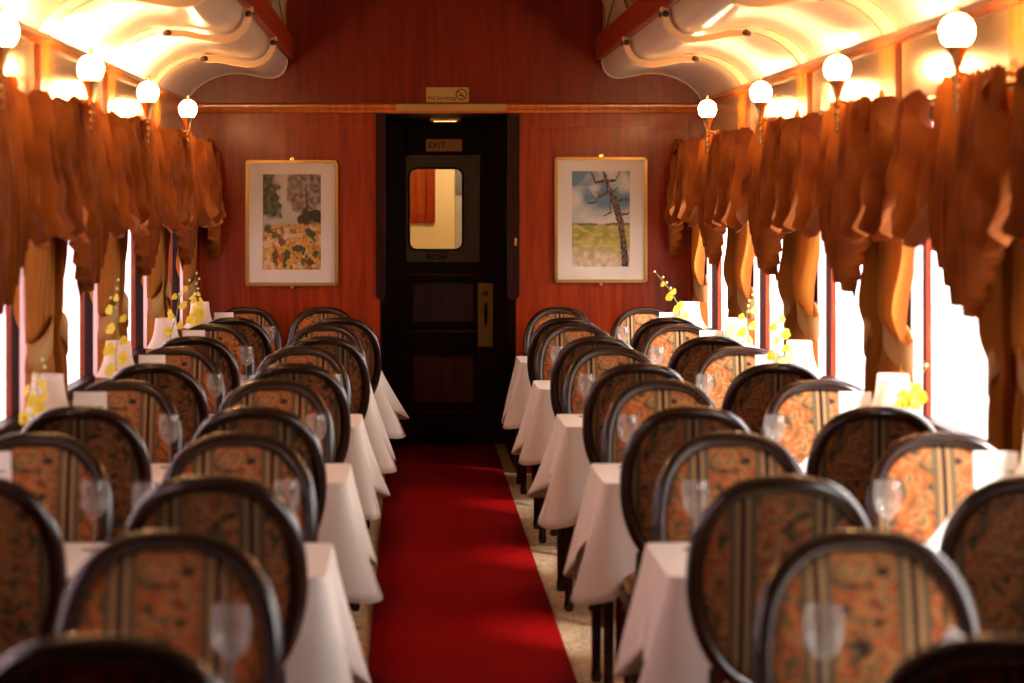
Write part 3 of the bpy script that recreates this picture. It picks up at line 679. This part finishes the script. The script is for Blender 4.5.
def blossom(bm, c, r, rnd):
    ax = Vector((rnd.uniform(-.6, .6), rnd.uniform(-1, -.3), rnd.uniform(-.3, .5))).normalized()
    q = ax.to_track_quat('Z', 'Y')
    for k in range(5):
        a = 2*pi*k/5 + rnd.uniform(-.15, .15); rr = r*(1.15 if k % 2 else .9)
        pts = []
        for (l, wd_, h) in ((.1, .12, 0), (.5, .42, .10), (.85, .38, .12), (1.0, .0, .06)):
            for s in ((-1, 1) if wd_ else (0,)):
                p = Vector((l*cos(a) - s*wd_*sin(a), l*sin(a) + s*wd_*cos(a), h))*rr; pts.append(bm.verts.new(c + q @ p))
        bm.faces.new((pts[0], pts[1], pts[3], pts[2])); bm.faces.new((pts[2], pts[3], pts[5], pts[4])); bm.faces.new((pts[4], pts[5], pts[6]))
    bmesh.ops.create_icosphere(bm, subdivisions=1, radius=r*.22, matrix=Matrix.Translation(c + q @ Vector((0, 0, r*.15))))
def orchid(x, y, lean, top, label, seed, nbl=9, low=.16, vs=1):
    rnd = random.Random(seed); t_ = thing('orchid_vase', label, 'flowers', (x, y, TH+.008), group='orchid sprays beside the table lamps')
    spin('vase', [(.022, 0), (.024, .01), (.026, .05), (.014, .09), (.010, .12), (.013, .13), (.011, .13), (.008, .12), (0, .10)], 'pvase', t_, n=16)
    pts = [Vector((lean*.9*(k/14)**2*vs + .006*sin(k), -.01*k/14, .10 + (top-.10)*(k/14))) for k in range(15)]
    for p in pts[11:]: p.x += lean*.25*((p.z-pts[11].z)/(top-pts[11].z+1e-6))
    bm = bmesh.new(); sweep(bm, pts, [.0028 - .0001*k for k in range(15)], n=6)
    for k in range(nbl):
        f_ = k/(nbl-1); z = low + (top-.07-low)*f_; idx = min(13, max(0, int((z-.10)/(top-.10)*14)))
        base = pts[idx].lerp(pts[idx+1], .5); sd_ = (1 if k % 2 else -1)
        bb = bmesh.new(); c = Vector((base.x + sd_*rnd.uniform(.012, .034), base.y - rnd.uniform(.008, .03), z + rnd.uniform(-.01, .01)))
        sweep(bm, [base, (base+c)/2 + Vector((0, 0, .004)), c], .0012, n=5); blossom(bb, c, rnd.uniform(.022, .034)*(1-.3*f_), rnd); obj('blossom', bb, 'petal', t_, smooth=False)
    for k in range(5):
        f_ = k/4; i_ = 11 + min(3, int(f_*3.99)); p = pts[i_] + Vector((rnd.uniform(-.014, .014), rnd.uniform(-.01, .01), .008*k/3))
        bu = bmesh.new(); bmesh.ops.create_icosphere(bu, subdivisions=2, radius=.0075-.001*f_, matrix=Matrix.Translation(p)); obj('bud', bu, 'bud', t_)
        sweep(bm, [pts[i_], p], .001, n=5)
    obj('flower_stem', bm, 'stem', t_)
    return t_
protos = {}
def put(kind, maker, loc, rz, label, group):
    if kind in protos: o = copy_tree(protos[kind])
    else: o = protos[kind] = maker()
    o.location = loc; o.rotation_euler = (0, 0, rz); o['label'] = label; o['group'] = group; return o
TOPZ = TH + .0065
for sgn, side in ((-1, 'left'), (1, 'right')):
    for i in range(6):
        yc = TY[i]; xc = sgn*(TX0+TX1)/2; od = ORD[i+1] if i < 5 else 'farthest'
        o = copy_tree(table) if tu else table; tu = True
        o.location = (xc, yc, 0); o.rotation_euler = (0, 0, 0 if sgn > 0 else pi); o['label'] = 'dark wooden dining table under a white cloth, %s on the %s side' % (od, side); o['group'] = 'dining tables'
        tag(cloth(xc, yc, 10*i + (sgn > 0), sgn, {('left', 5): .10, ('left', 4): .04}.get((side, i), 0)), 'white tablecloth with pointed hanging corners on the %s %s-hand table' % (od, side), 'tablecloth', 'white tablecloths')
        # glasses at the place settings that face the viewer
        if i < 5 or side == 'left':
            put('glass', make_glass, (sgn*.5375, yc+.14, TOPZ), 0, 'stemmed wine glass at the aisle end of the %s %s-hand table' % (od, side), 'wine glasses')
        if i > 0:
            put('glass', make_glass, (sgn*1.04, yc+.13, TOPZ), 0, 'stemmed wine glass towards the window on the %s %s-hand table' % (od, side), 'wine glasses')
        if side == 'left' and i in (1, 3):
            put('glass', make_glass, (-.90, yc+.09, TOPZ), 0, 'stemmed wine glass in the middle of the %s left-hand table' % od, 'wine glasses')
        if side == 'right' and i < 5:
            put('napkin', make_napkin, (.655+.02, yc+.06, TOPZ), 0, 'white folded napkin at the aisle seat of the %s right-hand table' % od, 'folded napkins')
            if i > 0: put('napkin', make_napkin, (1.155, yc+.06, TOPZ), 0, 'white folded napkin at the window seat of the %s right-hand table' % od, 'folded napkins')
        if i > 0:
            put('card', make_card, (sgn*1.30, yc+.05, TOPZ), random.uniform(-.08, .08), 'white standing menu card beside the lamp on the %s %s-hand table' % (od, side), 'menu cards')
        if i > 1 or (i > 0 and side == 'right'):
            put('lamp', make_lamp, (1.418 if sgn > 0 else -1.435, yc, TOPZ), 0, 'small table lamp with white bell shade on the %s %s-hand table' % (od, side), 'table lamps')
L_ = 'yellow orchid spray in a small vase on the %s %s-hand table'
orchid(-1.455, TY[2]-.15, .03, .38, L_ % ('third nearest', 'left'), 1, 10, .12)
orchid(-1.420, TY[3]-.14, -.01, .58, L_ % ('fourth nearest', 'left'), 2, 10, .14)
orchid(-1.40, TY[4]-.13, .10, .55, L_ % ('fifth nearest', 'left'), 3, 8, .18)
orchid(-1.44, TY[5]-.13, .00, .46, L_ % ('farthest', 'left'), 4, 12, .20)
orchid(1.42, TY[2]-.13, .06, .36, L_ % ('third nearest', 'right'), 5, 8, .24)
orchid(1.31, TY[3]-.12, -.01, .50, L_ % ('fourth nearest', 'right'), 6, 10, .14)
orchid(1.44, TY[4]-.10, .04, .44, L_ % ('fifth nearest', 'right'), 7, 6, .2)
orchid(1.36, TY[5]-.13, -.14, .50, L_ % ('farthest', 'right'), 8, 9, .16)

# ------------------------------------------------------------------ window drapery
def swag(yc, hw, ztop, zbot, seed):
    rnd = random.Random(seed); ph = rnd.uniform(0, 1); bm = bmesh.new(); nf = 2.4; sk = rnd.uniform(-.06, .06)
    def fn(u, v):
        U = 2*u-1; aU = abs(U)
        edge = sqrt(max(0, 1-((aU-.80)/.20)**2))             # rolled tube down each side
        ze = ztop - .06 + .085*edge - .36*v
        zc = ztop - .17 - (ztop-zbot-.17)*v**.95
        k = min(1, aU/.98)**4
        z = ze*k + zc*(1-k) + sk*U*v*.5
        fold = .5-.5*cos(2*pi*(nf*v + .15*ph))
        x = -(.004 + .100*edge*(1-.30*v) + (1-k)*(.024*fold*(.3+.7*v) + .10*v**.8 - .03*(1-v)) + (.005 + .011*k)*sin(2*pi*4.6*U+ph*6))
        y = yc + hw*U*(1 - .34*v*(.4+.6*k)) + .006*sin(11*v+ph*6)
        return Vector((min(x, -.002), y, z))
    grid(bm, 73, 60, fn); return bm
def cascade(y_in, y_out, ztop, z_in, z_tip, seed):
    rnd = random.Random(seed); ph = rnd.uniform(-.5, .5); bm = bmesh.new(); nf = 4.2
    def fn(u, v):
        zb = z_in + (z_tip-z_in)*u**1.05 if u < .84 else z_tip + (u-.84)*1.9
        w_ = sin(2*pi*(nf*u) + ph + .5*v); w2 = sin(2*pi*nf*2.1*u + ph*3 - 1.2*v)
        zb -= .020*w_
        y = y_in + (y_out-y_in)*(u + .035*cos(2*pi*nf*u + ph)*(.2+v))
        x = -(.035 + (.018+.014*v)*w_ + .006*w2 + .035*sin(pi*v*.8))
        return Vector((x, y, ztop - .01 + .010*w_ + (zb-ztop)*v))
    grid(bm, 97, 28, fn); return bm
def panel(y_edge, y_free, z1, zt, z0, seed, sgn_):
    """curtain gathered at height zt towards y_edge"""
    rnd = random.Random(seed); ph = rnd.uniform(0, 6); bm = bmesh.new(); W = y_free-y_edge
    def wid(z):
        if z > zt: k = (z-zt)/(z1-zt); return .72 + .28*k**.8
        k = (zt-z)/(zt-z0); return .72 + .12*k**.6
    def fn(u, v):
        z = z1 + (z0-z1)*v; wz = wid(z); g = 1-.55*exp(-((z-zt)/.07)**2)
        y = y_edge + W*wz*u + .0*W
        x = .028*g*sin(2*pi*4.5*u + ph) + .010*g*sin(2*pi*9*u + 2*ph) - (.03 if z > zt else .0)*u*exp(-((z-zt-.12)/.12)**2)
        return Vector((x, y, z))
    grid(bm, 64, 50, fn); return bm, wid(zt)
VT = 2.055
for sgn, side in ((-1, 'left'), (1, 'right')):
    for i in range(1, 6):
        wy = WY[i] ; od = 'farthest' if i == 5 else ORD[i]
        # valance
        v_ = thing('swag_valance', 'gold-brown swagged valance over the %s %s-hand window' % (od, side), 'valance', (sgn*1.475, wy, 0), group='swagged valances')
        for q, dy in enumerate((-.41, .41, 0)):
            bm = swag(dy, .235 if q < 2 else .245, VT, 1.53 + .012*(q == 2), i*7+q+(sgn > 0)*50)
            for v in bm.verts: v.co.x = sgn*(v.co.x - (.010 if q == 2 else 0))
            o = obj('swag', bm, 'velvet', v_); solid(o, .003)
        for e in (-1, 1):
            bm = cascade(e*.56, e*.862, VT, 1.55, 1.335 if e < 0 else 1.30, i*5+e+(sgn > 0)*30)
            for v in bm.verts: v.co.x = sgn*(v.co.x - .006)
            o = obj('cascade', bm, 'velvet', v_); solid(o, .003)
        bm = bmesh.new(); sweep(bm, [(0.02, -.86, VT-.05), (0.02, .86, VT-.05)], .016, n=10, up=Vector((0, 0, 1))); obj('curtain_pole', bm, 'brass', v_)
        for e, wh in ((1, 'far'), (-1, 'near')):
            c_ = thing('curtain', 'gold tied-back curtain at the %s edge of the %s %s-hand window' % (wh, od, side), 'curtain', (sgn*1.545, wy, 0), group='gold tied-back curtains')
            bm, wt = panel(e*.80, e*(.33 if e > 0 else .67), VT-.03, 1.17, .50, i*3+e, sgn)
            o = obj('drape', bm, 'drape', c_); solid(o, .003)
            bm = bmesh.new(); pw = .47 if e > 0 else .13; yc_ = e*(.80-.025) - e*pw*wt*.5; hw_ = pw*wt*.5+.008
            sweepz = [(.035*cos(a), yc_ + hw_*sin(a)) for a in [2*pi*j/24 for j in range(24)]]
            rings = [[bm.verts.new((x, y + 0, z - .05*(e*(yc_-y))/hw_ )) for x, y in sweepz] for z in (1.12, 1.22)]
            for j in range(24): bm.faces.new((rings[0][j], rings[0][(j+1) % 24], rings[1][(j+1) % 24], rings[1][j]))
            o = obj('tieback', bm, 'band', c_); solid(o, .004)
            if e < 0: continue
            bm = bmesh.new(); y0_ = e*.52; grid(bm, 24, 12, lambda u, v: Vector((sgn*.03 + .008*sin(u*22), y0_ - e*.14*u, 1.98 - 1.06*v)))
            o = obj('sheer_lining', bm, 'sheer', c_)

# ------------------------------------------------------------------ wall lamps
def make_sconce():
    t_ = thing('wall_lamp', 'x', 'lamp')      # origin at wall plate, +x points into the room
    spin('globe', [(r*.86, z*.88) for r, z in [(0, -.056), (.020, -.054), (.036, -.045), (.050, -.028), (.057, -.004), (.056, .016), (.047, .036), (.034, .049), (.020, .056), (0, .059)]], 'globe', t_, c=(.17, 0, .08), n=28)
    bm = bmesh.new(); lathe(bm, [(.014, -.10), (.020, -.075), (.024, -.062), (.030, -.052), (.034, -.040), (.028, -.047), (0, -.06)], (.17, 0, .08), 16)
    for j in range(8):
        a = 2*pi*j/8; bmesh.ops.create_icosphere(bm, subdivisions=1, radius=.005, matrix=Matrix.Translation((.17+.035*cos(a), .035*sin(a), .045)))
    obj('gallery', bm, 'brass', t_)
    bm = bmesh.new(); lathe(bm, [(0, -.16), (.008, -.155), (.013, -.145), (.007, -.13), (.014, -.115), (.008, -.10), (.015, -.085), (.008, -.07), (.015, -.055), (.009, -.04), (.012, -.02)], (.17, 0, 0), 14)
    obj('stem', bm, 'brass', t_)
    bm = bmesh.new(); lathe(bm, [(.010, .128), (.012, .134), (.006, .144), (.009, .152), (0, .160)], (.17, 0, 0), 12); obj('finial', bm, 'brass', t_)
    bm = bmesh.new(); sweep(bm, [(.0, 0, -.03), (.06, 0, -.06), (.12, 0, -.05), (.17, 0, -.035)], .008, n=8); lathe(bm, [(.035, 0), (.035, .008), (.018, .016), (0, .018)], (.0, 0, -.03), 16, 'X'); obj('arm', bm, 'brass', t_)
    return t_
sc0 = make_sconce(); su = False
for sgn, side in ((-1, 'left'), (1, 'right')):
    for k, ly in enumerate(LY):
        if ly < 5: continue
        o = copy_tree(sc0) if su else sc0; su = True
        o.location = (sgn*(WX-(.050 if sgn > 0 else .028)), ly, 2.085); o.rotation_euler = (0, 0, pi if sgn > 0 else 0)
        lab = {4: 'nearest in view', 5: 'second nearest in view', 6: 'second farthest', 7: 'farthest'}.get(k, 'overhead beside the viewer' if k == 3 else 'behind the frame edge')
        o['label'] = 'brass wall lamp with glowing globe on the %s wall, %s' % (side, lab); o['group'] = 'globe wall lamps'
